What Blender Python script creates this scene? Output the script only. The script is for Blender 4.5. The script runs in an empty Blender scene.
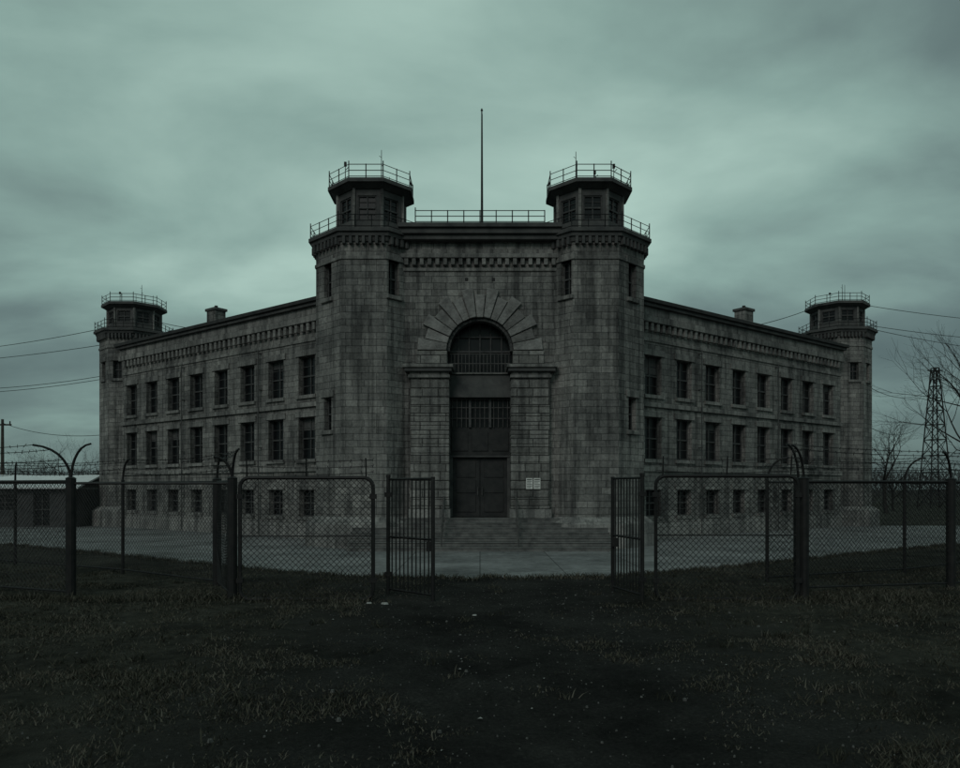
import bpy, math, random
from mathutils import Vector, Matrix, noise
random.seed(7)
R=math.radians
scene=bpy.context.scene

# ------------------------------------------------------------------ materials
def newmat(name):
    m=bpy.data.materials.new(name); m.use_nodes=True
    nt=m.node_tree; b=nt.nodes['Principled BSDF']
    return m,nt,b
def N(nt,t,**kw):
    n=nt.nodes.new(t)
    for k,v in kw.items(): setattr(n,k,v)
    return n
def ramp(nt,fac,stops):
    r=N(nt,'ShaderNodeValToRGB'); e=r.color_ramp.elements
    e[0].position=stops[0][0]; e[0].color=(*stops[0][1],1)
    e[1].position=stops[1][0]; e[1].color=(*stops[1][1],1)
    for p,c in stops[2:]:
        x=e.new(p); x.color=(*c,1)
    nt.links.new(fac,r.inputs[0]); return r.outputs[0]
def noise_n(nt,vec,scale,detail=4,rough=.6):
    n=N(nt,'ShaderNodeTexNoise'); n.inputs['Scale'].default_value=scale
    n.inputs['Detail'].default_value=detail; n.inputs['Roughness'].default_value=rough
    if vec is not None: nt.links.new(vec,n.inputs['Vector'])
    return n.outputs['Fac']
def mixc(nt,a,b,fac,mode='MULTIPLY'):
    m=N(nt,'ShaderNodeMix',data_type='RGBA',blend_type=mode)
    for s,v in ((6,a),(7,b)):
        if isinstance(v,tuple): m.inputs[s].default_value=(*v,1)
        else: nt.links.new(v,m.inputs[s])
    if isinstance(fac,float): m.inputs[0].default_value=fac
    else: nt.links.new(fac,m.inputs[0])
    return m.outputs[2]
def mapping(nt,vec,scale):
    mp=N(nt,'ShaderNodeMapping'); mp.inputs['Scale'].default_value=scale
    nt.links.new(vec,mp.inputs['Vector']); return mp.outputs[0]

def stone_mat(name,c1,c2,mort,bw,bh,ms=.012,bump=.5,streak=.8):
    m,nt,b=newmat(name); L=nt.links
    tc=N(nt,'ShaderNodeTexCoord'); geo=N(nt,'ShaderNodeNewGeometry')
    uv=tc.outputs['UV']; pos=geo.outputs['Position']
    nn=N(nt,'ShaderNodeTexNoise'); nn.inputs['Scale'].default_value=3.0; nn.inputs['Detail'].default_value=2
    L.new(uv,nn.inputs['Vector'])
    va=N(nt,'ShaderNodeVectorMath',operation='SCALE'); va.inputs['Scale'].default_value=.03
    L.new(nn.outputs['Color'],va.inputs[0])
    vb=N(nt,'ShaderNodeVectorMath',operation='ADD'); L.new(uv,vb.inputs[0]); L.new(va.outputs[0],vb.inputs[1])
    br=N(nt,'ShaderNodeTexBrick'); L.new(vb.outputs[0],br.inputs['Vector'])
    br.inputs['Scale'].default_value=1; br.inputs['Brick Width'].default_value=bw
    br.inputs['Row Height'].default_value=bh; br.inputs['Mortar Size'].default_value=ms
    br.inputs['Mortar Smooth'].default_value=.4
    br.inputs['Color1'].default_value=(*c1,1); br.inputs['Color2'].default_value=(*c2,1)
    br.inputs['Mortar'].default_value=(*mort,1)
    br.offset=.5; br.squash=.8; br.squash_frequency=3
    n1=noise_n(nt,pos,.5,5,.65)
    n2=noise_n(nt,mapping(nt,pos,(2.6,2.6,.16)),1,5,.62)
    n3=noise_n(nt,pos,9,5,.72)
    c=mixc(nt,br.outputs['Color'],ramp(nt,n1,[(.3,(.52,.53,.54)),(.7,(1.22,1.21,1.19))]),1.0)
    c=mixc(nt,c,ramp(nt,n2,[(.38,(.34,.35,.36)),(.55,(1,1,1))]),streak)
    c=mixc(nt,c,ramp(nt,n3,[(.3,(.55,.55,.55)),(.7,(1.3,1.3,1.3))]),.8)
    L.new(c,b.inputs['Base Color']); b.inputs['Roughness'].default_value=.95
    b.inputs['Specular IOR Level'].default_value=.15
    ma=N(nt,'ShaderNodeMath',operation='MULTIPLY_ADD'); L.new(br.outputs['Fac'],ma.inputs[0])
    ma.inputs[1].default_value=-1.0; L.new(noise_n(nt,pos,6,4,.6),ma.inputs[2])
    bp=N(nt,'ShaderNodeBump'); bp.inputs['Strength'].default_value=bump; bp.inputs['Distance'].default_value=.05
    L.new(ma.outputs[0],bp.inputs['Height']); L.new(bp.outputs[0],b.inputs['Normal'])
    return m
def noisy_mat(name,c1,c2,scale,rough=.9,bump=.3,spec=.2,metal=0,dist=.02):
    m,nt,b=newmat(name); L=nt.links
    geo=N(nt,'ShaderNodeNewGeometry'); pos=geo.outputs['Position']
    f=noise_n(nt,pos,scale,5,.65)
    L.new(ramp(nt,f,[(.32,c1),(.68,c2)]),b.inputs['Base Color'])
    b.inputs['Roughness'].default_value=rough; b.inputs['Specular IOR Level'].default_value=spec
    b.inputs['Metallic'].default_value=metal
    if bump:
        bp=N(nt,'ShaderNodeBump'); bp.inputs['Strength'].default_value=bump; bp.inputs['Distance'].default_value=dist
        L.new(noise_n(nt,pos,scale*4,3,.6),bp.inputs['Height']); L.new(bp.outputs[0],b.inputs['Normal'])
    return m
STONE=stone_mat('granite_ashlar',(.190,.186,.178),(.315,.306,.290),(.115,.113,.110),.62,.27,.013,.6,.85)
TRIM=stone_mat('granite_trim',(.225,.22,.21),(.31,.302,.288),(.13,.128,.124),1.1,.5,.01,.35,.8)
VOUS=[noisy_mat('voussoir_stone_%d'%i,tuple(c*.45*k for c in (.33,.322,.31)),tuple(c*k for c in (.33,.322,.31)),2.6,.95,.7,.1,0,.06) for i,k in enumerate((.72,.86,.98))]
PLIN=stone_mat('granite_plinth',(.26,.255,.245),(.36,.35,.335),(.13,.13,.127),.9,.55,.012,.4,.7)
RUST=stone_mat('rusticated_granite',(.195,.19,.18),(.325,.316,.30),(.09,.088,.086),.8,.34,.02,.8)
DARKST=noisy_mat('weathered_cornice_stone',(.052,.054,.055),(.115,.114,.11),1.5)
ROOF=noisy_mat('roofing_felt',(.03,.032,.033),(.06,.06,.058),2)
IRON=noisy_mat('painted_iron',(.008,.008,.009),(.022,.021,.02),6,.6,.1,.3)
IRONL=noisy_mat('weathered_iron',(.05,.05,.05),(.12,.115,.11),5,.6,.1,.4)
GALV=noisy_mat('fence_wire',(.012,.012,.012),(.035,.035,.034),5,.6,0,.3,.2)
GLASS=noisy_mat('dark_window_glass',(.004,.005,.006),(.012,.014,.015),1.2,.30,0,.3)
FRAME=noisy_mat('window_frame_paint',(.045,.047,.048),(.10,.10,.098),4,.7,.1)
DOOR=noisy_mat('door_paint',(.022,.024,.025),(.045,.045,.044),3,.6,.2)
PAPER=noisy_mat('notice_paper',(.6,.6,.57),(.75,.75,.72),6,.8,0)
INK=noisy_mat('notice_ink',(.05,.05,.05),(.1,.1,.1),6,.8,0)
STEP=noisy_mat('stair_stone',(.085,.086,.085),(.20,.198,.19),3,.9,.4)
BARK=noisy_mat('bark',(.022,.022,.021),(.05,.047,.044),5,.95,.2)
WOOD=noisy_mat('pole_wood',(.05,.045,.04),(.09,.08,.07),5,.9,.2)
SHEDR=noisy_mat('pale_roof_sheet',(.68,.70,.70),(.8,.82,.82),1.5,.6,0,.3)
SHEDW=noisy_mat('dark_shed_wall',(.05,.052,.053),(.10,.10,.10),1.5,.9,.2)
TWIG=noisy_mat('hazed_distant_twigs',(.05,.052,.052),(.08,.08,.08),.5,.95,0)  # greyer than the bark: distance haze put into the twig colour

# ------------------------------------------------------------------ mesh builder
class MB:
    def __init__(s): s.v=[]; s.f=[]; s.m=[]; s.mats=[]
    def mi(s,mat):
        if mat not in s.mats: s.mats.append(mat)
        return s.mats.index(mat)
    def face(s,pts,mat):
        i=len(s.v); s.v+= [tuple(p) for p in pts]; s.f.append(tuple(range(i,i+len(pts)))); s.m.append(s.mi(mat))
    def hexa(s,b,t,mat):
        n=len(b); i=len(s.v); s.v+=[tuple(p) for p in b]+[tuple(p) for p in t]; k=s.mi(mat)
        s.f.append(tuple(range(i+n-1,i-1,-1))); s.m.append(k)
        s.f.append(tuple(range(i+n,i+2*n))); s.m.append(k)
        for j in range(n):
            q=(j+1)%n; s.f.append((i+j,i+q,i+n+q,i+n+j)); s.m.append(k)
    def box(s,x0,x1,y0,y1,z0,z1,mat):
        s.hexa([(x0,y0,z0),(x1,y0,z0),(x1,y1,z0),(x0,y1,z0)],[(x0,y0,z1),(x1,y0,z1),(x1,y1,z1),(x0,y1,z1)],mat)
    def fbox(s,F,t0,t1,o0,o1,z0,z1,mat):
        a=[F(t0,o0,z0),F(t1,o0,z0),F(t1,o1,z0),F(t0,o1,z0)]
        b=[F(t0,o0,z1),F(t1,o0,z1),F(t1,o1,z1),F(t0,o1,z1)]
        u=Vector(a[1])-Vector(a[0]); w=Vector(a[3])-Vector(a[0])
        if u.cross(w).z<0: a.reverse(); b.reverse()
        s.hexa(a,b,mat)
    def beam(s,p0,p1,r0,mat,r1=None,n=4,caps=True):
        p0=Vector(p0); p1=Vector(p1); r1=r0 if r1 is None else r1
        d=(p1-p0)
        if d.length<1e-6: return
        d.normalize(); a=d.orthogonal().normalized(); c=d.cross(a)
        i=len(s.v); k=s.mi(mat)
        for p,r in ((p0,r0),(p1,r1)):
            for j in range(n):
                an=2*math.pi*(j+.5)/n
                s.v.append(tuple(p+(a*math.cos(an)+c*math.sin(an))*r))
        for j in range(n):
            q=(j+1)%n; s.f.append((i+j,i+q,i+n+q,i+n+j)); s.m.append(k)
        if caps:
            s.f.append(tuple(range(i+n-1,i-1,-1))); s.m.append(k)
            s.f.append(tuple(range(i+n,i+2*n))); s.m.append(k)
    def obj(s,name,parent=None,bevel=0,smooth=False):
        me=bpy.data.meshes.new(name); me.from_pydata(s.v,[],s.f)
        for m in s.mats: me.materials.append(m)
        me.polygons.foreach_set('material_index',s.m)
        uvl=me.uv_layers.new(name='UVMap'); data=[0.0]*(2*len(me.loops)); V=s.v
        for p in me.polygons:
            n=p.normal
            if abs(n.z)>.7:
                for li,vi in zip(p.loop_indices,p.vertices):
                    data[2*li]=V[vi][0]; data[2*li+1]=V[vi][1]
            else:
                h=math.hypot(n.x,n.y) or 1; tx,ty=-n.y/h,n.x/h
                for li,vi in zip(p.loop_indices,p.vertices):
                    data[2*li]=V[vi][0]*tx+V[vi][1]*ty+50; data[2*li+1]=V[vi][2]
        uvl.data.foreach_set('uv',data)
        if smooth: me.polygons.foreach_set('use_smooth',[True]*len(me.polygons))
        me.update()
        o=bpy.data.objects.new(name,me); scene.collection.objects.link(o)
        if bevel:
            bv=o.modifiers.new('bevel','BEVEL'); bv.width=bevel; bv.segments=1; bv.limit_method='ANGLE'
        if parent: o.parent=parent
        return o
def empty(name,loc=(0,0,0)):
    e=bpy.data.objects.new(name,None); e.location=loc; scene.collection.objects.link(e); return e
def frame(P,d,n):
    return lambda t,o,z:(P[0]+d[0]*t+n[0]*o,P[1]+d[1]*t+n[1]*o,z)

wr=random.Random(3)
def wall(mb,F,t0,t1,z0,z1,ops,mat,depth=.28,trim=True,mull=True,tmat=TRIM,gmat=GLASS):
    ts=sorted(set([t0,t1]+[o[0] for o in ops]+[o[1] for o in ops]))
    zs=sorted(set([z0,z1]+[o[2] for o in ops]+[o[3] for o in ops]))
    e1=Vector(F(1,0,0))-Vector(F(0,0,0)); eo=Vector(F(0,1,0))-Vector(F(0,0,0))
    rev = e1.cross(Vector((0,0,1))).dot(eo)<0
    def qq(pts,m): mb.face(list(reversed(pts)) if rev else pts,m)
    for i in range(len(ts)-1):
        for j in range(len(zs)-1):
            a,b,c,d=ts[i],ts[i+1],zs[j],zs[j+1]; mt,mz=(a+b)/2,(c+d)/2
            if any(o[0]<mt<o[1] and o[2]<mz<o[3] for o in ops): continue
            qq([F(a,0,c),F(b,0,c),F(b,0,d),F(a,0,d)],mat)
    for (a,b,c,d) in ops:
        D=-depth
        qq([F(a,0,c),F(a,D,c),F(b,D,c),F(b,0,c)][::-1],mat)
        qq([F(a,0,d),F(b,0,d),F(b,D,d),F(a,D,d)],mat) 
        qq([F(a,0,c),F(a,0,d),F(a,D,d),F(a,D,c)],mat)
        qq([F(b,0,c),F(b,D,c),F(b,D,d),F(b,0,d)],mat)
        qq([F(a,D,c),F(b,D,c),F(b,D,d),F(a,D,d)],gmat)
        w=.05
        if mull:
            mb.fbox(F,a,a+w,D+.003,D+.06,c,d,FRAME); mb.fbox(F,b-w,b,D+.003,D+.06,c,d,FRAME)
            mb.fbox(F,a+w,b-w,D+.003,D+.06,d-w,d,FRAME); mb.fbox(F,a+w,b-w,D+.003,D+.06,c,c+w,FRAME)
            m=(a+b)/2; mb.fbox(F,m-.03,m+.03,D+.003,D+.05,c+w,d-w,FRAME)
            z=c+(d-c)*.5; mb.fbox(F,a+w,b-w,D+.003,D+.07,z-.035,z+.035,FRAME)
            for fr in (.25,.75):
                z=c+(d-c)*fr; mb.fbox(F,a+w,b-w,D+.003,D+.035,z-.014,z+.014,FRAME)
            if wr.random()<.22 and d-c>1.5:
                mb.fbox(F,a+w+.01,b-w-.01,D+.004,D+.012,d-(d-c)*wr.choice((.2,.3,.45)),d-w-.005,DARKST)
        if trim:
            mb.fbox(F,a-.12,b+.12,-.1,.11,c-.16,c-.002,tmat)
            mb.fbox(F,a-.18,b+.18,-.01,.06,d+.002,d+.28,tmat)

def octa(cx,cy,a,z,rot=0):
    r=a/math.cos(math.pi/8)
    return [(cx+r*math.cos(R(22.5+45*k)+rot),cy+r*math.sin(R(22.5+45*k)+rot),z) for k in range(8)]
def prism8(mb,cx,cy,a0,a1,z0,z1,mat):
    mb.hexa(octa(cx,cy,a0,z0),octa(cx,cy,a1,z1),mat)
def rail_loop(mb,pts,h,closed=True,sub=3,r=.022,rails=(1,.55,.12),mat=IRON):
    n=len(pts)
    for i in range(n if closed else n-1):
        p=Vector(pts[i]); q=Vector(pts[(i+1)%n])
        for fr in rails:
            mb.beam(p+Vector((0,0,h*fr)),q+Vector((0,0,h*fr)),r*.8,mat)
        for k in range(sub):
            u=p.lerp(q,k/sub); mb.beam(u-Vector((0,0,.05)),u+Vector((0,0,h*(1.25 if k==0 else 1.04))),r,mat)
    if not closed:
        u=Vector(pts[-1]); mb.beam(u,u+Vector((0,0,h*1.04)),r,mat)

def guard_tower(parent,cx,cy,a,zt,ap,al,zs,asl,rh1,rh2,wins,ants,plinth=True,label='guard_tower'):
    mb=MB(); base=1.12
    ring=octa(cx,cy,a,0)
    for k in range(8):
        p=ring[k]; q=ring[(k+1)%8]; L=math.dist(p,q)
        d=((q[0]-p[0])/L,(q[1]-p[1])/L); n=(d[1],-d[0])
        F=frame(p,d,n); ops=[(L/2+off-.27,L/2+off+.27,z0,z1) for z0,z1,off in wins.get(k,[])]
        wall(mb,F,0,L,0,zt,ops,STONE,.25)
    if plinth:
        prism8(mb,cx,cy,a+.42,a+.40,0,base-.15,PLIN)
        prism8(mb,cx,cy,a+.40,a+.06,base-.148,base+.12,PLIN)
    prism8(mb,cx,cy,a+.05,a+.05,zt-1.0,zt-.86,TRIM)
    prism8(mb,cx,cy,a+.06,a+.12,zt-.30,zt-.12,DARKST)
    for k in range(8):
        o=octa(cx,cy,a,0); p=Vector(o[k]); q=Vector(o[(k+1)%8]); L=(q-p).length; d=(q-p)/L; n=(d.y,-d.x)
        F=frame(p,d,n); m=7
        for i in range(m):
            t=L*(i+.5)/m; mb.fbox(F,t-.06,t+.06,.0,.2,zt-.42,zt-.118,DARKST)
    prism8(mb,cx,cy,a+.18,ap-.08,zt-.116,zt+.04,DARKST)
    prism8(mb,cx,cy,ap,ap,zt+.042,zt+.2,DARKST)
    zp=zt+.2
    mb.obj(label+'_shaft',parent,.012)
    mb=MB(); ring=octa(cx,cy,al,0)
    for k in range(8):
        p=ring[k]; q=ring[(k+1)%8]; L=math.dist(p,q)
        d=((q[0]-p[0])/L,(q[1]-p[1])/L); n=(d[1],-d[0]); F=frame(p,d,n)
        h=zs-zp
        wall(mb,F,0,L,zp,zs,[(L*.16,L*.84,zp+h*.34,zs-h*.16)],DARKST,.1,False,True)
        mb.fbox(F,-.03,.09,-.02,.07,zp,zs,TRIM)
    prism8(mb,cx,cy,al+.05,asl-.06,zs-.06,zs+.1,DARKST)
    prism8(mb,cx,cy,asl,asl,zs+.102,zs+.27,DARKST)
    prism8(mb,cx,cy,asl-.3,.3,zs+.272,zs+.5,ROOF)
    mb.obj(label+'_lookout',parent,.01)
    mb=MB()
    rail_loop(mb,octa(cx,cy,ap-.08,zp),rh1)
    rail_loop(mb,octa(cx,cy,asl-.06,zs+.27),rh2,sub=2)
    for (dx,dy,h,kind) in ants:
        b=Vector((cx+dx,cy+dy,zs+.27)); mb.beam(b,b+Vector((0,0,h)),.026,IRON,.012)
        if kind==1:
            mb.beam(b+Vector((0,0,h*.82)),b+Vector((-.10,0,h*.86)),.01,IRON); mb.beam(b+Vector((0,0,h*.62)),b+Vector((.07,0,h*.62)),.02,IRON)
        if kind==2:
            mb.beam(b+Vector((0,0,h*.7)),b+Vector((.14,0,h*.82)),.014,IRON)
            mb.box(b.x-.05,b.x+.05,b.y-.05,b.y+.05,b.z+h*.85,b.z+h,IRON)
    mb.obj(label+'_railings',parent)

# ------------------------------------------------------------------ prison
prison=empty('prison_building')
TX,TY,TA=4.64,32.2,2.2
def W(s): return [(10.15,11.55,s)]
guard_tower(prison,-TX,TY,TA,12.55,2.49,1.36,14.75,1.75,.52,.55,{4:[(10.15,11.55,-.05),(4.75,6.1,-.05)],6:W(-.55)},
            [(-1.05,-.5,1.15,2),(.45,-.3,1.75,1),(-.3,.3,.75,0),(.7,.4,.9,0),(-.7,.2,.6,2)])
guard_tower(prison,TX,TY,TA,12.55,2.49,1.36,14.75,1.75,.52,.55,{6:[(10.15,11.55,.05),(4.75,6.1,.05)],4:W(.55)},
            [(-.6,-.6,1.55,1),(.3,.1,1.05,2),(1.05,-.3,1.15,2),(-.1,.5,.7,0),(.8,.6,.9,0)])

mb=MB(); YW=30.66; HW=3.3; ZS=8.0; AR=1.40; GT=12.45
Fg=frame((0,YW),(1,0),(0,-1))
for a,b in ((-HW,-AR),(AR,HW)):
    mb.face([Fg(a,0,0),Fg(b,0,0),Fg(b,0,GT),Fg(a,0,GT)],STONE)
n=28
for i in range(n):
    a0=math.pi*(1-i/n); a1=math.pi*(1-(i+1)/n)
    x0,x1=AR*math.cos(a0),AR*math.cos(a1); z0,z1=ZS+AR*math.sin(a0),ZS+AR*math.sin(a1)
    mb.face([Fg(x0,0,z0),Fg(x1,0,z1),Fg(x1,0,GT),Fg(x0,0,GT)],STONE)
    mb.face([Fg(x0,0,z0),Fg(x0,-.9,z0),Fg(x1,-.9,z1),Fg(x1,0,z1)],TRIM)
for sx in (-1,1):
    mb.face([Fg(sx*AR,0,1.18),Fg(sx*AR,-.9,1.18),Fg(sx*AR,-.9,ZS),Fg(sx*AR,0,ZS)],TRIM)
mb.box(-4.6,4.6,31.75,41,0,GT-.05,STONE)
mb.box(-4.8,4.8,30.9,41.2,GT+.602,GT+.66,ROOF)
mb.obj('gatehouse_wall',prison)
mb=MB()
nv=15
for i in range(nv):
    a0=math.pi*i/nv+.009; a1=math.pi*(i+1)/nv-.009
    ro=2.56 if i%2==0 else 2.30; ri=AR-.03; o=.15 if i%2==0 else .09
    P=[(r*math.cos(a),ZS+.005+r*math.sin(a)) for (r,a) in ((ri,a0),(ro,a0),(ro,a1),(ri,a1))]
    mb.hexa([Fg(x,-.02,z) for x,z in P],[Fg(x,o,z) for x,z in P],wr.choice(VOUS))
for i in range(24):
    a0=math.pi*i/24; a1=math.pi*(i+1)/24
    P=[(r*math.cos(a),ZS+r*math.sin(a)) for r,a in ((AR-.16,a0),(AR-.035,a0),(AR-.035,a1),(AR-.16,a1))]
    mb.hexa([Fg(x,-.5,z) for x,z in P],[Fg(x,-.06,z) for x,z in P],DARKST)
for s in (-1,1):
    def bx(a,b,o0,o1,z0,z1,m):
        x0,x1=sorted((s*a,s*b)); mb.box(x0,x1,YW-o1,YW-o0,z0,z1,m)
    nc=14; z=1.56; hh=(6.80-1.56)/nc
    bx(1.27,2.80,-.88,.31,1.18,6.85,RUST)
    for i in range(nc):
        bx(1.25,2.82,-.87,.345,z+i*hh+.014,z+(i+1)*hh-.014,RUST)
    bx(1.20,2.90,-.86,.44,1.181,1.55,PLIN)
    bx(1.22,2.90,-.87,.42,6.852,6.98,TRIM)
    bx(1.27,2.85,-.87,.38,6.982,7.10,RUST)
    bx(1.14,3.04,-.87,.52,7.102,7.25,DARKST)
    bx(1.08,3.12,-.86,.60,7.252,7.38,TRIM)
    bx(1.34,2.6,-.6,.14,7.382,7.99,RUST)
Z=11.25
mb.box(-HW,HW,YW-.06,YW+.1,Z,Z+.14,TRIM)
for i in range(20):
    x=-3.0+6.0*i/19; mb.box(x-.08,x+.08,YW-.18,YW,Z+.22,Z+.50,TRIM)
mb.box(-HW,HW,YW-.22,YW+.1,Z+.502,Z+.68,TRIM)
mb.box(-HW,HW,YW-.10,YW+.1,Z+.682,Z+.9,STONE)
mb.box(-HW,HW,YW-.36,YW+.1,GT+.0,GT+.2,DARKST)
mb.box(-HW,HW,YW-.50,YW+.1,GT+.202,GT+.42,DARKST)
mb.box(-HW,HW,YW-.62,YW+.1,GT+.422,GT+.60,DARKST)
for x in (-.55,.55):
    mb.box(x-.07,x+.07,YW-.012,YW+.02,10.85,11.0,IRON)
mb.obj('portal_stonework',prison,.015)
mb=MB(); Yb=YW+.85
def zx(a,b,z0,z1,o,m): mb.box(a,b,Yb-o,Yb+.05,z0,z1,m)
P=[(-AR,Yb-.0,7.1)]+[(AR*math.cos(math.pi*(1-i/20)),Yb,ZS+AR*math.sin(math.pi*(1-i/20))) for i in range(21)]+[(AR,Yb,7.1)]
mb.face(P[::-1],GLASS)
for i in range(-2,3):
    x=i*.45; zt=ZS+math.sqrt(max(0,1.34**2-x*x)); mb.box(x-.03,x+.03,Yb-.1,Yb-.003,7.15,zt,FRAME)
mb.box(-1.34,1.34,Yb-.12,Yb-.004,8.06,8.14,FRAME)
mb.box(-1.2,1.2,Yb-.11,Yb-.004,8.68,8.73,FRAME)
for i in range(17):
    x=-1.2+2.4*i/16; mb.beam((x,Yb-.42,7.15),(x,Yb-.42,7.95),.018,IRONL)
for z in (7.17,7.55,7.95): mb.beam((-1.26,Yb-.42,z),(1.26,Yb-.42,z),.028,IRONL)
zx(-1.4,1.4,6.15,7.10,.5,DARKST)
zx(-1.4,1.4,7.102,7.14,.6,TRIM)
zx(-1.4,1.4,4.93,6.148,.0,GLASS)
for i in range(13):
    x=-1.15+2.3*i/12; mb.beam((x,Yb-.2,4.93),(x,Yb-.2,6.15),.02,IRONL)
for z in (5.3,5.75,6.1): mb.beam((-1.27,Yb-.2,z),(1.27,Yb-.2,z),.024,IRONL)
for x in (-.42,.42): mb.box(x-.05,x+.05,Yb-.24,Yb-.01,4.93,6.15,FRAME)
zx(-1.4,1.4,3.75,4.928,.12,DOOR)
for x in (-.85,0,.85):
    mb.box(x-.34,x+.34,Yb-.16,Yb-.121,3.95,4.75,DOOR)
zx(-1.4,1.4,3.68,3.748,.3,DARKST)
zx(-1.4,-1.13,1.18,3.678,.25,DARKST); zx(1.13,1.4,1.18,3.678,.25,DARKST)
zx(-1.128,-.008,1.2,3.676,.1,DOOR); zx(.008,1.128,1.2,3.676,.1,DOOR)
for s in (-1,1):
    for (z0,z1) in ((1.4,2.1),(2.2,2.75),(2.85,3.5)):
        mb.box(min(s*.18,s*.98),max(s*.18,s*.98),Yb-.135,Yb-.101,z0,z1,DOOR)
    mb.beam((s*.09,Yb-.19,2.1),(s*.09,Yb-.19,2.45),.022,IRONL)
mb.obj('entrance_doors_and_grilles',prison,.006)
mb=MB()
for i in range(7):
    y0=30.25-.34*(6-i)
    mb.box(-5.05,5.05,y0,31.4,.168*i+(.001 if i else 0),.168*(i+1)-.045,STEP)
    mb.box(-5.05,5.05,y0-.03,31.4,.168*(i+1)-.044,.168*(i+1),STEP)
mb.obj('entrance_stairs',prison,.012)
mb=MB()
for s in (-1,1):
    x=s*1.45; y0,y1=28.25,30.25
    mb.beam((x,y0,.95),(x,y1,2.05),.03,IRONL); mb.beam((x,y0,.55),(x,y1,1.65),.02,IRONL)
    for k in range(4):
        t=k/3; y=y0+(y1-y0)*t; mb.beam((x,y,.168+t*1.0-.15),(x,y,.95+1.1*t),.026,IRONL)
mb.obj('stair_handrails',prison)
mb=MB(); rail_loop(mb,[(-2.6,30.15,GT+.6),(2.6,30.15,GT+.6)],.5,False,8); 
mb.obj('roof_railing',prison)

def wing(s,length,tname):
    P=(s*7.56,35.0); d=(s*.79,.613); n=(s*.613,-.79); F=frame(P,d,n)
    T0,T1=-2.6,length; mb=MB(); ops=[]
    for i in range(8):
        t=.82+2.34*i
        ops+= [(t-.60,t+.60,6.80,8.66),(t-.60,t+.60,3.76,5.76),(t-.54,t+.54,1.05,2.32)]
    wall(mb,F,T0,T1,0,10.9,ops,STONE,.30)
    B=-7
    mb.fbox(F,T0+.01,T1-.01,B,B+.3,0,10.9,STONE)
    mb.fbox(F,T1-.3,T1-.001,B+.3,-.34,0,10.9,STONE)
    mb.obj(tname+'_wall',prison)
    mb=MB()
    mb.fbox(F,T0,T1,-.05,.10,.0,.72,PLIN)
    mb.fbox(F,T0,T1,-.05,.07,.722,.86,TRIM)
    mb.fbox(F,T0,T1,-.05,.12,3.18,3.40,TRIM)
    mb.fbox(F,T0,T1,-.05,.13,6.22,6.44,TRIM)
    mb.fbox(F,T0,T1,-.05,.06,9.30,9.46,TRIM)
    k=int((T1-T0)/.42)
    for i in range(k):
        t=T0+.2+i*.42; mb.fbox(F,t-.10,t+.10,-.03,.20,9.78,10.16,TRIM)
    mb.fbox(F,T0,T1,-.05,.26,10.162,10.46,TRIM)
    mb.fbox(F,T0,T1,-.05,.18,10.462,10.86,TRIM)
    mb.fbox(F,T0,T1+.1,-.05,.36,10.862,11.02,DARKST)
    mb.fbox(F,T0,T1+.15,-.05,.48,11.022,11.2,ROOF)
    mb.obj(tname+'_cornice',prison,.012)
    mb=MB(); mid=-3.5
    a,b=T0,T1+.1
    mb.face([F(a,.43,11.2),F(b,.43,11.2),F(b,mid,11.75),F(a,mid,11.75)],ROOF)
    mb.face([F(a,mid,11.75),F(b,mid,11.75),F(b,B-.3,11.2),F(a,B-.3,11.2)],ROOF)
    mb.face([F(b,.43,11.2),F(b,B-.3,11.2),F(b,mid,11.75)],ROOF)
    mb.obj(tname+'_roof',prison)
    mb=MB(); t=11.45
    mb.fbox(F,t-.42,t+.42,-2.4,-1.7,11.2,12.65,STONE)
    mb.fbox(F,t-.50,t+.50,-2.47,-1.63,12.652,12.8,DARKST)
    mb.beam(F(t,-2.05,12.7),F(t,-2.05,13.0),.1,IRON,n=8)
    mb.obj(tname+'_chimney',prison,.01)
    mb=MB()
    for t in (4.33,11.35):
        mb.beam(F(t,.19,.1),F(t,.19,9.3),.028,DARKST,n=8)
        for z in (2,4.4,7.3,9.1): mb.fbox(F,t-.05,t+.05,.0,.22,z,z+.04,DARKST)
    mb.obj(tname+'_downpipes',prison)
wing(-1,18.3,'cell_block'); wing(1,18.7,'cell_block')
guard_tower(prison,-.4605*48.4,48.4,1.88,12.1,2.2,1.45,13.75,1.80,.5,.48,{4:[(9.2,10.3,0)],5:[(9.2,10.3,-.2)]},
            [(-.7,-.5,.9,2),(.6,-.3,1.4,1),(.0,.2,.9,0),(1.2,0,.8,0)])
guard_tower(prison,.476*49.0,49.0,1.88,12.3,2.2,1.45,13.95,1.80,.5,.48,{6:[(9.2,10.3,0)],5:[(9.2,10.3,.2)]},
            [(-.7,-.5,.8,2),(.2,-.3,1.4,1),(.6,.2,1.5,0),(1.3,0,.9,0)])

mb=MB(); mb.beam((.08,33.5,13.0),(.08,33.5,19.25),.06,IRON,.03,n=8)
mb.beam((.08,33.5,13.0),(.08,33.5,13.4),.14,IRON,n=8)
mb.beam((.08,33.5,19.25),(.08,33.5,19.35),.06,IRON,.02,n=8)
mb.beam((.14,33.5,13.9),(.11,33.5,19.1),.008,IRON)
mb.beam((.08,33.5,14.2),(-.35,33.5,13.1),.015,IRON); mb.beam((.08,33.5,14.2),(.5,33.5,13.1),.015,IRON)
mb.obj('flagpole')
for nm,x,w,z0,z1 in (('notice_sign',1.86,.27,2.36,2.80),('notice_sign',2.17,.27,2.36,2.80)):
    mb=MB(); y=YW-.36
    mb.box(x,x+w,y-.02,y+.014,z0,z1,PAPER)
    for k in range(6):
        z=z1-.08-k*.062; mb.box(x+.03,x+w-.03-(.05 if k%3==2 else 0),y-.023,y-.0205,z,z+(.022 if k else .035),INK)
    mb.obj(nm)

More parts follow.
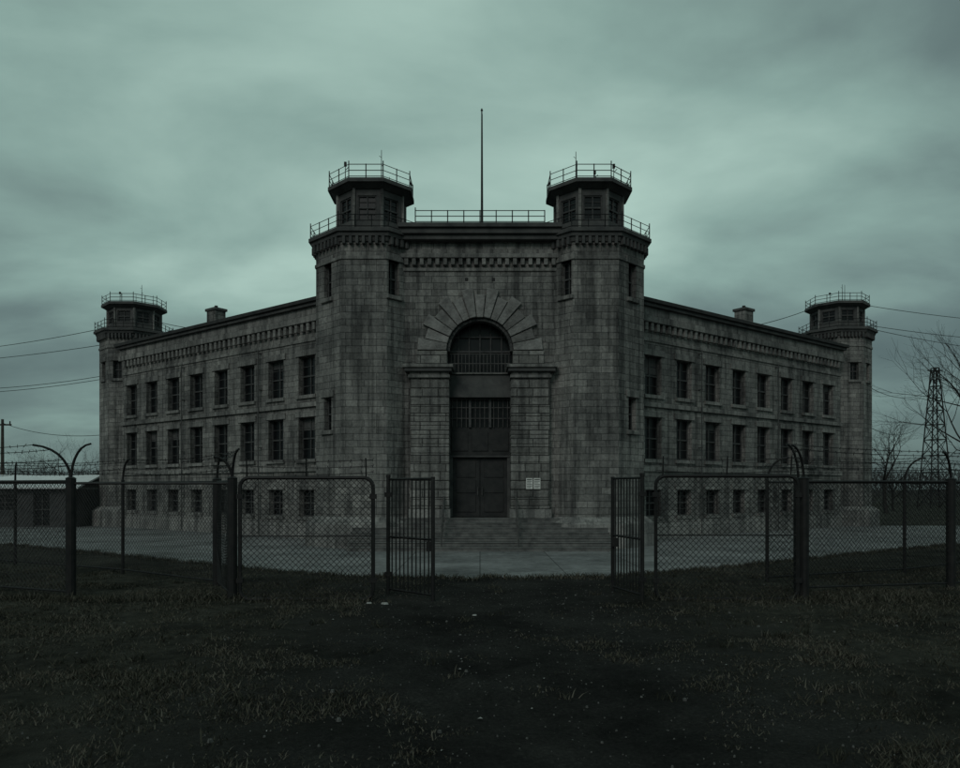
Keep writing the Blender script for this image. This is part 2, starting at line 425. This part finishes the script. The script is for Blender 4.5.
# ------------------------------------------------------------------ ground
def pave_front(x):
    ax=abs(x)
    pts=[(0,20.0),(3.4,20.3),(6.5,22),(13.5,27.2),(19,31),(40,47)]
    for (a,b),(c,d) in zip(pts,pts[1:]):
        if ax<=c: return b+(d-b)*(ax-a)/(c-a)
    return 99
m,nt,b=newmat('grass_soil'); L=nt.links
geo=N(nt,'ShaderNodeNewGeometry'); pos=geo.outputs['Position']
n1=noise_n(nt,pos,.42,6,.68); n2=noise_n(nt,pos,3.5,6,.7); n3=noise_n(nt,pos,22,5,.7)
grass=ramp(nt,n2,[(.3,(.026,.026,.022)),(.55,(.055,.053,.044)),(.75,(.092,.087,.072))])
dirt=ramp(nt,n3,[(.3,(.017,.017,.0165)),(.6,(.038,.037,.035)),(.8,(.085,.082,.077))])
sx=N(nt,'ShaderNodeSeparateXYZ'); L.new(pos,sx.inputs[0])
m1=N(nt,'ShaderNodeMath',operation='SUBTRACT'); L.new(sx.outputs[0],m1.inputs[0]); m1.inputs[1].default_value=.5
m2=N(nt,'ShaderNodeMath',operation='ABSOLUTE'); L.new(m1.outputs[0],m2.inputs[0])
m3=N(nt,'ShaderNodeMath',operation='MULTIPLY_ADD'); L.new(m2.outputs[0],m3.inputs[0]); m3.inputs[1].default_value=-.16; m3.inputs[2].default_value=.95
m4=N(nt,'ShaderNodeMath',operation='MULTIPLY_ADD'); L.new(n1,m4.inputs[0]); m4.inputs[1].default_value=1.6; L.new(m3.outputs[0],m4.inputs[2])
m5=N(nt,'ShaderNodeMapRange'); L.new(m4.outputs[0],m5.inputs[0]); m5.inputs[1].default_value=.9; m5.inputs[2].default_value=1.4
c=mixc(nt,grass,dirt,m5.outputs[0],'MIX')
c=mixc(nt,c,ramp(nt,n1,[(.36,(.42,.42,.42)),(.64,(1.45,1.45,1.4))]),1.0)
L.new(c,b.inputs['Base Color']); b.inputs['Roughness'].default_value=1; b.inputs['Specular IOR Level'].default_value=.08
bp=N(nt,'ShaderNodeBump'); bp.inputs['Strength'].default_value=1.0; bp.inputs['Distance'].default_value=.10
L.new(noise_n(nt,pos,8,7,.76),bp.inputs['Height']); L.new(bp.outputs[0],b.inputs['Normal'])
SOIL=m
mb=MB()
def axis(lo,hi,step,far):
    a=[]; x=lo
    while x<hi+1e-6: a.append(round(x,4)); x+=step
    pre=[];s=step;x=lo
    while x>-far: s*=1.6; x-=s; pre.append(x)
    post=[];s=step;x=a[-1]
    while x<far: s*=1.6; x+=s; post.append(x)
    return pre[::-1]+a+post
xs=axis(-14,14,.12,900); ys=axis(3,19.4,.12,900)
def gh(x,y):
    w=max(0,min(1,(19.5-y)/3))*max(0,min(1,(16-abs(x))/3))
    if y<2 or w<=0: return 0
    gate=max(0,1-abs(y-16.5)/1.5)*.6
    # two shallow wheel ruts running through the gate
    rut=0
    for c0 in (-.35,1.45):
        q=(x-c0-.12*math.sin(y*.5))/.22; rut-=.035*math.exp(-q*q)
    return (noise.fractal(Vector((x*.45,y*.45,3)),1,2,4)*.06+noise.fractal(Vector((x*2.2,y*2.2,7)),.8,2,3)*.035+rut)*w*(1-gate)
nx=len(xs)
for y in ys:
    for x in xs: mb.v.append((x,y,gh(x,y)))
k=mb.mi(SOIL)
for j in range(len(ys)-1):
    for i in range(nx-1):
        a=j*nx+i; mb.f.append((a,a+1,a+nx+1,a+nx)); mb.m.append(k)
mb.obj('ground',smooth=True)
m,nt,b=newmat('worn_concrete'); L=nt.links
geo=N(nt,'ShaderNodeNewGeometry'); pos=geo.outputs['Position']
br=N(nt,'ShaderNodeTexBrick'); L.new(pos,br.inputs['Vector']); br.inputs['Scale'].default_value=1
br.inputs['Brick Width'].default_value=2.4; br.inputs['Row Height'].default_value=2.4; br.inputs['Mortar Size'].default_value=.018; br.offset=0
br.inputs['Color1'].default_value=(.24,.245,.245,1); br.inputs['Color2'].default_value=(.30,.30,.298,1); br.inputs['Mortar'].default_value=(.11,.11,.11,1)
n1=noise_n(nt,pos,.4,6,.7); n2=noise_n(nt,pos,5,5,.7)
c=mixc(nt,br.outputs['Color'],ramp(nt,n1,[(.34,(.5,.5,.5)),(.62,(1.12,1.12,1.12))]),1.0)
c=mixc(nt,c,ramp(nt,n2,[(.3,(.55,.55,.55)),(.7,(1.2,1.2,1.2))]),.85)
L.new(c,b.inputs['Base Color']); b.inputs['Roughness'].default_value=.85; b.inputs['Specular IOR Level'].default_value=.2
PAVE=m
mb=MB(); X=[-40+80*i/900 for i in range(901)]
def fy(x): return pave_front(x)+noise.fractal(Vector((x*1.3,0,0)),.8,2,6)*.4
for a,c_ in zip(X,X[1:]):
    mb.face([(a,fy(a),.012),(c_,fy(c_),.012),(c_,max(47.5,fy(c_)+4),.012),(a,max(47.5,fy(a)+4),.012)],PAVE)
mb.obj('forecourt_pavement')

GR=[]
for i,(c1) in enumerate([(.046,.047,.036),(.070,.067,.051),(.115,.107,.086),(.032,.033,.025)]):
    mm,nt,b=newmat('grass_blade_%d'%i); b.inputs['Base Color'].default_value=(*c1,1); b.inputs['Roughness'].default_value=.9; b.inputs['Specular IOR Level'].default_value=.1
    GR.append(mm)
mb=MB()
for q in GR: mb.mi(q)
cnt=0
def blade(x,y,h,mat):
    z=gh(x,y)-.01; a=random.random()*6.283; w=.004+.004*random.random()+.0003*y; lean=h*(.3+1.1*random.random())
    b_=random.random()*6.283
    dx,dy=math.cos(a)*w,math.sin(a)*w; lx,ly=math.cos(b_)*lean,math.sin(b_)*lean
    i=len(mb.v)
    mb.v+= [(x-dx,y-dy,z),(x+dx,y+dy,z),(x+dx*.6+lx*.4,y+dy*.6+ly*.4,z+h*.6),(x-dx*.6+lx*.4,y-dy*.6+ly*.4,z+h*.6),(x+lx,y+ly,z+h)]
    mb.f+= [(i,i+1,i+2,i+3),(i+3,i+2,i+4)]; mb.m+=[mat,mat]
tries=0
while cnt<95000 and tries<360000:
    tries+=1
    y=5.2+random.random()**1.1*17.5; hw=.68*y+1; x=(random.random()*2-1)*hw
    if y>fy(x)+.05: continue
    dens=noise.fractal(Vector((x*.9,y*.9,11)),.9,2,5)*.8+noise.noise(Vector((x*.28,y*.28,21)))*.5+.30
    path=max(0,1-abs(x-.5)/4.2)
    dens-=path*.75
    if random.random()>dens+.10: continue
    h=(.02+.05*random.random()**2)*(.7+max(0,dens))
    blade(x,y,h,random.choice([0,1,1,3,2] if noise.noise(Vector((x*.5,y*.5,40)))>-.1 else [1,2,2,0])); cnt+=1
for k in range(260):
    y=5.5+random.random()*15; x=(random.random()*2-1)*(.68*y+1)
    if y>pave_front(x)-.3: continue
    if abs(x-.5)<3 and random.random()<.8: continue
    mt=random.choice([0,1,2,3,3])
    for j in range(random.randint(12,35)):
        blade(x+random.gauss(0,.08),y+random.gauss(0,.08),.05+.09*random.random(),mt if random.random()<.7 else random.choice([0,1,2]))
for k in range(6000):
    x=random.uniform(-12,12)
    if -2.3<x<3.7: continue
    y=16.05+random.gauss(0,.18); blade(x,y,.06+.14*random.random(),random.choice([0,1,2,3]))
for k in range(9000):
    x=random.uniform(-20,20); blade(x,fy(x)-abs(random.gauss(0,.25))+.06,.04+.12*random.random(),random.choice([0,1,2,3]))
mb.obj('grass')
mb=MB(); PEB=noisy_mat('pebbles',(.05,.05,.048),(.15,.148,.14),30,.95,0); LITM=noisy_mat('litter_paper',(.22,.22,.21),(.4,.4,.38),30,.9,0)
for k in range(3200):
    y=5.5+random.random()*15; x=random.gauss(.5,4.2) 
    r=random.uniform(.005,.016)*(1.0+(random.random()<.04)*1.4); z=gh(x,y)
    pts=[(x+r*math.cos(a)*random.uniform(.7,1.2),y+r*math.sin(a)*random.uniform(.7,1.2)) for a in (0,1.2,2.5,3.8,5.1)]
    if y>pave_front(x): continue
    mb.hexa([(p[0],p[1],z-.01) for p in pts],[(x+(p[0]-x)*.6,y+(p[1]-y)*.6,z+r*.7) for p in pts],PEB)
mb.obj('gravel')
mb=MB()
for k in range(60):
    y=6+random.random()*12; x=random.gauss(0,3.5); z=gh(x,y)+.012; r=random.uniform(.012,.03); a=random.random()*3
    c_,s_=math.cos(a)*r,math.sin(a)*r
    mb.face([(x+c_,y+s_,z),(x-s_*.6,y+c_*.6,z+.01),(x-c_,y-s_,z+.004),(x+s_*.6,y-c_*.6,z+.015)],LITM)
for (x,y,s) in ((-1.95,15.4,.08),(-2.3,15.6,.06),(-.1,14.2,.05)):
    mb.hexa([(x-s,y-s*.6,gh(x,y)),(x+s,y-s*.5,gh(x,y)),(x+s*.8,y+s*.6,gh(x,y)),(x-s*.7,y+s*.5,gh(x,y))],[(x-s*.8,y-s*.3,gh(x,y)+s*.5),(x+s*.7,y-s*.2,gh(x,y)+s*.3),(x+s*.5,y+s*.4,gh(x,y)+s*.45),(x-s*.5,y+s*.3,gh(x,y)+s*.3)],LITM)
mb.obj('litter')

# ------------------------------------------------------------------ fences
def chain(mb,p,q,z0,z1,sp=.125,r=.0055):
    p=Vector((p[0],p[1],0)); q=Vector((q[0],q[1],0)); Lh=(q-p).length; d=(q-p)/Lh; H=z1-z0
    nrm=Vector((-d.y,d.x,0)); ph=random.random()*6
    def pt(t,z):
        bow=.05*math.sin(math.pi*max(0,min(1,z/H)))*math.sin(t*1.7+ph)
        v=p+d*t+nrm*bow; return (v.x,v.y,z0+z)
    t=-H
    while t<Lh:
        a=max(0,-t); bb=min(H,Lh-t)
        if bb-a>.02:
            m_=max(1,int((bb-a)/.6)); 
            for i in range(m_):
                u0=a+(bb-a)*i/m_; u1=a+(bb-a)*(i+1)/m_
                mb.beam(pt(t+u0,u0),pt(t+u1,u1),r,GALV,n=3,caps=False)
                mb.beam(pt(t+u0,H-u0),pt(t+u1,H-u1),r,GALV,n=3,caps=False)
        t+=sp
def arm(mb,x,y,z,dx,dy,h=.66,reach=.5):
    prev=Vector((x,y,z)); pts=[prev]
    for i in range(1,8):
        t=i/7; p=Vector((x+dx*reach*t**1.9,y+dy*reach*t**1.9,z+h*math.sin(t*math.pi/2*.95)))
        mb.beam(prev,p,.032-.008*t,IRON,n=6); prev=p; pts.append(p)
    return [pts[2],pts[3],pts[5],pts[7]]
def strands(mb,A,B):
    for a,b_ in zip(A,B):
        a=Vector(a);b_=Vector(b_); L=(b_-a).length; k=max(2,int(L/.22)); prev=a; sag=random.uniform(.1,.35)
        for i in range(1,k+1):
            t=i/k; p=a.lerp(b_,t)-Vector((0,0,sag*t*(1-t)))
            mb.beam(prev,p,.009,IRON,n=3,caps=False)
            for _ in range(2):
                o=Vector((random.uniform(-.03,.03),random.uniform(-.03,.03),random.uniform(.015,.045))); mb.beam(p-o,p+o,.005,IRON,n=3,caps=False)
            prev=p
def fence_run(pts,z1=2.55,dirx=0,diry=-1,thick=(),bottomrail=True,h=.66,reach=.5):
    mb=MB(); tips=[]
    for i,(x,y) in enumerate(pts):
        r=.105 if i in thick else .045
        mb.beam((x,y,-.1),(x,y,z1+.06),r,IRON,n=12)
        mb.beam((x,y,z1+.06),(x,y,z1+.1),r*1.15,IRON,r*.5,n=12)
        tips.append(arm(mb,x,y,z1+.02,dirx*random.uniform(.8,1.2),diry,h*random.uniform(.9,1.1),reach))
    for (a,b_) in zip(pts,pts[1:]):
        mb.beam((*a,z1),(*b_,z1),.03,IRON,n=6)
        if bottomrail: mb.beam((*a,.12),(*b_,.12),.022,IRON,n=6)
        chain(mb,a,b_,.08,z1)
    for A,B in zip(tips,tips[1:]): strands(mb,A,B)
    return mb
mb=fence_run([(-9.0,16.5),(-12.6,18.0),(-16.3,19.6),(-20,21.2)],dirx=-.95,diry=-.5,thick=(0,),h=.8,reach=.8)
arm(mb,-9.0,16.5,2.57,.9,-.2,.8,.55)
mb.obj('chain_link_fence')
mb=fence_run([(-5.3,16.05),(-6.45,18.4),(-10.0,21.0),(-14.5,23.4),(-19,25.8)],dirx=.6,diry=-.7,thick=(0,1))
mb.beam((-9.0,16.5,2.5),(-5.3,16.05,2.5),.026,IRON,n=6)
arm(mb,-5.3,16.05,2.57,-.7,-.3,.5,.5)
mb.obj('chain_link_fence')
mb=fence_run([(6.95,16.1),(7.3,17.2),(11.3,18.0),(15.5,20.2),(20,22.6)],dirx=-.7,diry=-.6,thick=(0,1,2),h=.75,reach=.6)
mb.obj('chain_link_fence')
mb=fence_run([(7.35,19.2),(12.0,21.2),(17.5,24.8),(23,28.4)],dirx=.8,diry=-.4,thick=())
mb.obj('chain_link_fence')
def frame_gate(name,xa,xb,y,z0,z1):
    mb=MB(); r=.2; pts=[]
    for cx,cz,a0 in ((xb-r,z1-r,0),(xa+r,z1-r,90),(xa+r,z0+r,180),(xb-r,z0+r,270)):
        for k in range(6):
            a=R(a0+18*k); pts.append((cx+r*math.cos(a),y,cz+r*math.sin(a)))
    for p,q in zip(pts,pts[1:]+pts[:1]): mb.beam(p,q,.042,IRON,n=6)
    mb.beam((xa,y,(z0+z1)/2+.05),(xb,y,(z0+z1)/2+.05),.014,IRON,n=6)
    chain(mb,(xa+.02,y),(xb-.02,y),z0+.02,z1-.02,.125,.0068)
    for z in (z0+.4,z1-.4):
        for x in (xa,xb): mb.box(x-.07,x+.07,y-.05,y+.05,z-.05,z+.05,IRON)
    for k in range(3): 
        z=z1+.12+.13*k
        strands(mb,[(xa,y-.02*k,z)],[(xb,y-.02*k,z)])
    for x in (xa+.15,(xa+xb)/2,xb-.15): mb.beam((x,y,z1),(x,y-.05,z1+.42),.016,IRON)
    return mb.obj(name)
frame_gate('chain_link_gate',-5.12,-2.28,16.0,.03,2.62)
frame_gate('chain_link_gate',3.75,6.78,16.0,.03,2.66)
def bar_gate(name,h,f,z1):
    mb=MB(); h=Vector((*h,0)); f=Vector((*f,0)); up=Vector((0,0,1)); d=(f-h)
    for p in (h,f): mb.beam(p+up*-.02,p+up*(z1+.04),.045,IRON,n=8)
    mb.beam(h+up*(z1+.04),h+up*(z1+.1),.055,IRON,n=8)
    for z in (.12,z1*.5,z1): mb.beam(h+up*z,f+up*z,.026,IRON)
    k=int(d.length/.135)
    for i in range(1,k): 
        p=h+d*i/k; mb.beam(p+up*.1,p+up*z1,.015,IRON)
    p=f-d*.08; mb.box(p.x-.06,p.x+.06,p.y-.04,p.y+.04,1.05,1.25,IRON)
    for z in (.4,z1-.4): mb.box(h.x-.08,h.x+.08,h.y-.05,h.y+.05,z,z+.1,IRON)
    return mb.obj(name)
bar_gate('barred_gate',(-2.08,17.0),(-1.0,15.95),2.6)
bar_gate('barred_gate',(3.46,16.0),(3.08,17.4),2.62)

# ------------------------------------------------------------------ distance
def tree(name,x,y,H,spread=1.0,seed=1,mat=BARK,levels=6,r0=None):
    rnd=random.Random(seed); mb=MB()
    def br(p,d,L,r,lv):
        segs=3; 
        for s in range(segs):
            d=(d+Vector((rnd.uniform(-.16,.16),rnd.uniform(-.16,.16),rnd.uniform(-.02,.12)))).normalized()
            q=p+d*L/segs; r2=r*.86; mb.beam(p,q,r,mat,r2,n=5 if lv>3 else 3,caps=False)
            p=q; r=r2
            if lv>0 and s>0:
                a=rnd.uniform(0,6.28); side=d.orthogonal().normalized(); side.rotate(Matrix.Rotation(a,3,d))
                br(p,(d*.75+side*rnd.uniform(.6,1.0)*spread).normalized(),L*rnd.uniform(.6,.8),r*.6,lv-1)
        if lv>0:
            for _ in range(2):
                a=rnd.uniform(0,6.28); side=d.orthogonal().normalized(); side.rotate(Matrix.Rotation(a,3,d))
                br(p,(d+side*rnd.uniform(.3,.7)*spread).normalized(),L*rnd.uniform(.65,.85),r*.75,lv-1)
    br(Vector((x,y,-.1)),Vector((0,0,1)),H*.30,r0 or H*.022,levels)
    return mb.obj(name)
tree('bare_tree',-44,80,8.2,1.3,3,TWIG,5)
tree('bare_tree',-57,95,8,1.3,5,TWIG,5)
tree('bare_tree',38.5,71,10.5,1.1,8,BARK,5)
tree('bare_tree',41.2,60,17,.9,11,BARK,5)
tree('bare_tree',43,78,7,1.2,14,BARK,5)
tree('bare_tree',-50,84,6,1.4,17,TWIG,5)
mb=MB(); rnd=random.Random(5)
for side in (-1,1):
    for k in range(16000):
        t=rnd.random(); x=side*(38+t*110); y=95+rnd.random()*30+t*10
        top=4.4+1.5*noise.fractal(Vector((x*.12,side*5,0)),1,2,4)+1.0*noise.noise(Vector((x*.6,0,9)))
        z=max(.1,top*rnd.random()**.7)
        d=Vector((rnd.gauss(0,.35),rnd.gauss(0,.35),rnd.uniform(.2,1))).normalized()
        p=Vector((x,y,z)); mb.beam(p,p+d*rnd.uniform(.5,1.3),.045,TWIG,.01,n=3,caps=False)
mb.obj('distant_tree_line')
mb=MB(); px,py,H=54.6,90,16.8; b0,b1=1.35,.3
def lv(z): w=b0+(b1-b0)*z/H; return [Vector((px+sx*w,py+sy*w,z)) for sx,sy in ((-1,-1),(1,-1),(1,1),(-1,1))]
zz=[0,2.2,4.3,6.3,8.2,10,11.7,13.2,14.6,H]
for a,c_ in zip(zz,zz[1:]):
    A,B=lv(a),lv(c_)
    for i in range(4):
        j=(i+1)%4; mb.beam(A[i],B[i],.085,IRON); mb.beam(A[i],B[j],.045,IRON); mb.beam(A[j],B[i],.045,IRON); mb.beam(B[i],B[j],.045,IRON)
mb.beam((px-.9,py,16.5),(px+.9,py,16.5),.07,IRON)
mb.obj('lattice_pylon')
def upole(x,y,H):
    mb=MB(); mb.beam((x,y,-.2),(x,y,H),.16,WOOD,.1,n=8)
    for z in (H-.5,):
        mb.box(x-.7,x+.7,y-.06,y+.06,z,z+.12,WOOD)
        for dx in (-.6,.6): mb.beam((x+dx,y,z+.12),(x+dx,y,z+.35),.05,IRON,n=6)
    mb.obj('utility_pole')
upole(-38.2,60,7.9); upole(-60,60,14); upole(60,58,14.5)
def cable(mb,a,b_,sag,r=.022):
    a=Vector(a);b_=Vector(b_);prev=a
    for i in range(1,25):
        t=i/24; p=a.lerp(b_,t)-Vector((0,0,sag*4*t*(1-t))); mb.beam(prev,p,r,IRON,n=3,caps=False); prev=p
mb=MB()
cable(mb,(-23.6,47.6,12.6),(-60,60,13.6),1.2); cable(mb,(-23.6,47.8,11.6),(-61,60,12.6),.9); cable(mb,(-24,48,9.6),(-60,60,12.7),1.6)
cable(mb,(-24,48,9.4),(-59,60,11.8),1.4); cable(mb,(-24.2,48,5.8),(-38.2,60,7.6),.4); cable(mb,(-38.2,60,7.5),(-60,60,11),.5)
cable(mb,(-20.6,46.9,12.9),(-15.5,44,11.6),.1)
mb.obj('power_line')
mb=MB()
cable(mb,(25,48.5,14.2),(60,58,15.6),1.0); cable(mb,(25.2,48.5,12.9),(61,58,14.2),1.0); cable(mb,(25.2,48.5,12.7),(59,58,13.3),1.3)
cable(mb,(25.4,49,9),(54.6,90,15),1.2); cable(mb,(25.4,49,6.4),(54.6,90,12),1.6); cable(mb,(21.6,47.2,14.0),(15.5,44,11.8),.15)
mb.obj('power_line')
shed=empty('low_outbuilding',(-28.0,46,0)); mb=MB()
F=frame((-5,0),(1,0),(0,-1))
wall(mb,F,0,8.2,0,2.35,[(1,2.2,1,2.0),(3.2,4.4,1,2.0),(5.6,6.6,.05,2.1)],SHEDW,.15,False,True)
mb.box(-5,3.2,.2,5,0,2.35,SHEDW)
mb.obj('walls',shed)
mb=MB()
mb.hexa([(-5.4,-.5,2.36),(3.6,-.5,2.36),(3.6,2.4,3.15),(-5.4,2.4,3.15)],[(-5.4,-.5,2.46),(3.6,-.5,2.46),(3.6,2.4,3.25),(-5.4,2.4,3.25)],SHEDR)
mb.hexa([(-5.4,2.402,3.15),(3.6,2.402,3.15),(3.6,5.4,2.36),(-5.4,5.4,2.36)],[(-5.4,2.402,3.25),(3.6,2.402,3.25),(3.6,5.4,2.46),(-5.4,5.4,2.46)],SHEDR)
mb.obj('roof',shed)

# ------------------------------------------------------------------ world
w=bpy.data.worlds.new('World'); scene.world=w; w.use_nodes=True; nt=w.node_tree; L=nt.links
bg=nt.nodes['Background']
sky=N(nt,'ShaderNodeTexSky',sky_type='NISHITA'); sky.sun_disc=False; sky.sun_elevation=R(32); sky.sun_rotation=R(200)
tc=N(nt,'ShaderNodeTexCoord'); sp=N(nt,'ShaderNodeSeparateXYZ'); L.new(tc.outputs['Generated'],sp.inputs[0])
ad=N(nt,'ShaderNodeMath',operation='ADD'); L.new(sp.outputs[2],ad.inputs[0]); ad.inputs[1].default_value=.30
mx=N(nt,'ShaderNodeMath',operation='MAXIMUM'); L.new(ad.outputs[0],mx.inputs[0]); mx.inputs[1].default_value=.1
dx=N(nt,'ShaderNodeMath',operation='DIVIDE'); L.new(sp.outputs[0],dx.inputs[0]); L.new(mx.outputs[0],dx.inputs[1])
dy=N(nt,'ShaderNodeMath',operation='DIVIDE'); L.new(sp.outputs[1],dy.inputs[0]); L.new(mx.outputs[0],dy.inputs[1])
cb=N(nt,'ShaderNodeCombineXYZ'); L.new(dx.outputs[0],cb.inputs[0]); L.new(dy.outputs[0],cb.inputs[1])
mp=N(nt,'ShaderNodeMapping'); mp.inputs['Scale'].default_value=(1.2,1.7,1); mp.inputs['Location'].default_value=(3.4,1.3,0); mp.inputs['Rotation'].default_value=(0,0,R(-12)); L.new(cb.outputs[0],mp.inputs['Vector'])
cn=N(nt,'ShaderNodeTexNoise'); cn.inputs['Scale'].default_value=1.35; cn.inputs['Detail'].default_value=7; cn.inputs['Roughness'].default_value=.50; cn.inputs['Distortion'].default_value=.25
L.new(mp.outputs[0],cn.inputs['Vector'])
eg=ramp(nt,sp.outputs[2],[(0.0,(.20,.20,.20)),(.18,(.30,.30,.30)),(.38,(.48,.48,.48)),(.52,(.38,.38,.38)),(1.0,(.46,.46,.46))])
dt=N(nt,'ShaderNodeVectorMath',operation='DOT_PRODUCT'); L.new(tc.outputs['Generated'],dt.inputs[0]); v=Vector((-.05,.88,.42)).normalized(); dt.inputs[1].default_value=v
gl=N(nt,'ShaderNodeMapRange',interpolation_type='SMOOTHSTEP'); L.new(dt.outputs['Value'],gl.inputs[0]); gl.inputs[1].default_value=.80; gl.inputs[2].default_value=1.0; gl.inputs[3].default_value=.0; gl.inputs[4].default_value=.40
s1=N(nt,'ShaderNodeMath',operation='ADD'); L.new(eg,s1.inputs[0]); L.new(gl.outputs[0],s1.inputs[1])
s2=N(nt,'ShaderNodeMath',operation='MULTIPLY_ADD'); L.new(cn.outputs['Fac'],s2.inputs[0]); s2.inputs[1].default_value=1.35; s2.inputs[2].default_value=-.675
s3=N(nt,'ShaderNodeMath',operation='ADD'); L.new(s1.outputs[0],s3.inputs[0]); L.new(s2.outputs[0],s3.inputs[1])
cc=ramp(nt,s3.outputs[0],[(0.0,(.80,1.15,1.19)),(.35,(1.55,2.25,2.17)),(.65,(2.7,4.05,3.65)),(1.0,(4.4,6.2,5.5))])
sk=mixc(nt,sky.outputs[0],(.25,.33,.31),1.0)
fin=mixc(nt,cc,sk,.10,'MIX')
L.new(fin,bg.inputs[0]); bg.inputs[1].default_value=.1
sun=bpy.data.lights.new('sun','SUN'); sun.energy=.5; sun.angle=R(20); sun.color=(1,.98,.95)
so=bpy.data.objects.new('sun',sun); scene.collection.objects.link(so)
az=R(200); el=R(32)
dirv=Vector((math.sin(az)*math.cos(el),math.cos(az)*math.cos(el),math.sin(el)))
so.rotation_euler=dirv.to_track_quat('Z','Y').to_euler()
cam=bpy.data.cameras.new('camera'); co=bpy.data.objects.new('camera',cam); scene.collection.objects.link(co)
co.location=(0,0,2.4); co.rotation_euler=(R(90),0,0); cam.sensor_width=36; cam.lens=750/960*36; cam.shift_y=104/960; cam.clip_end=3000; cam.clip_start=.1
scene.camera=co
scene.view_settings.view_transform='Standard'
try: scene.view_settings.look='None'
except: pass
scene.view_settings.exposure=0
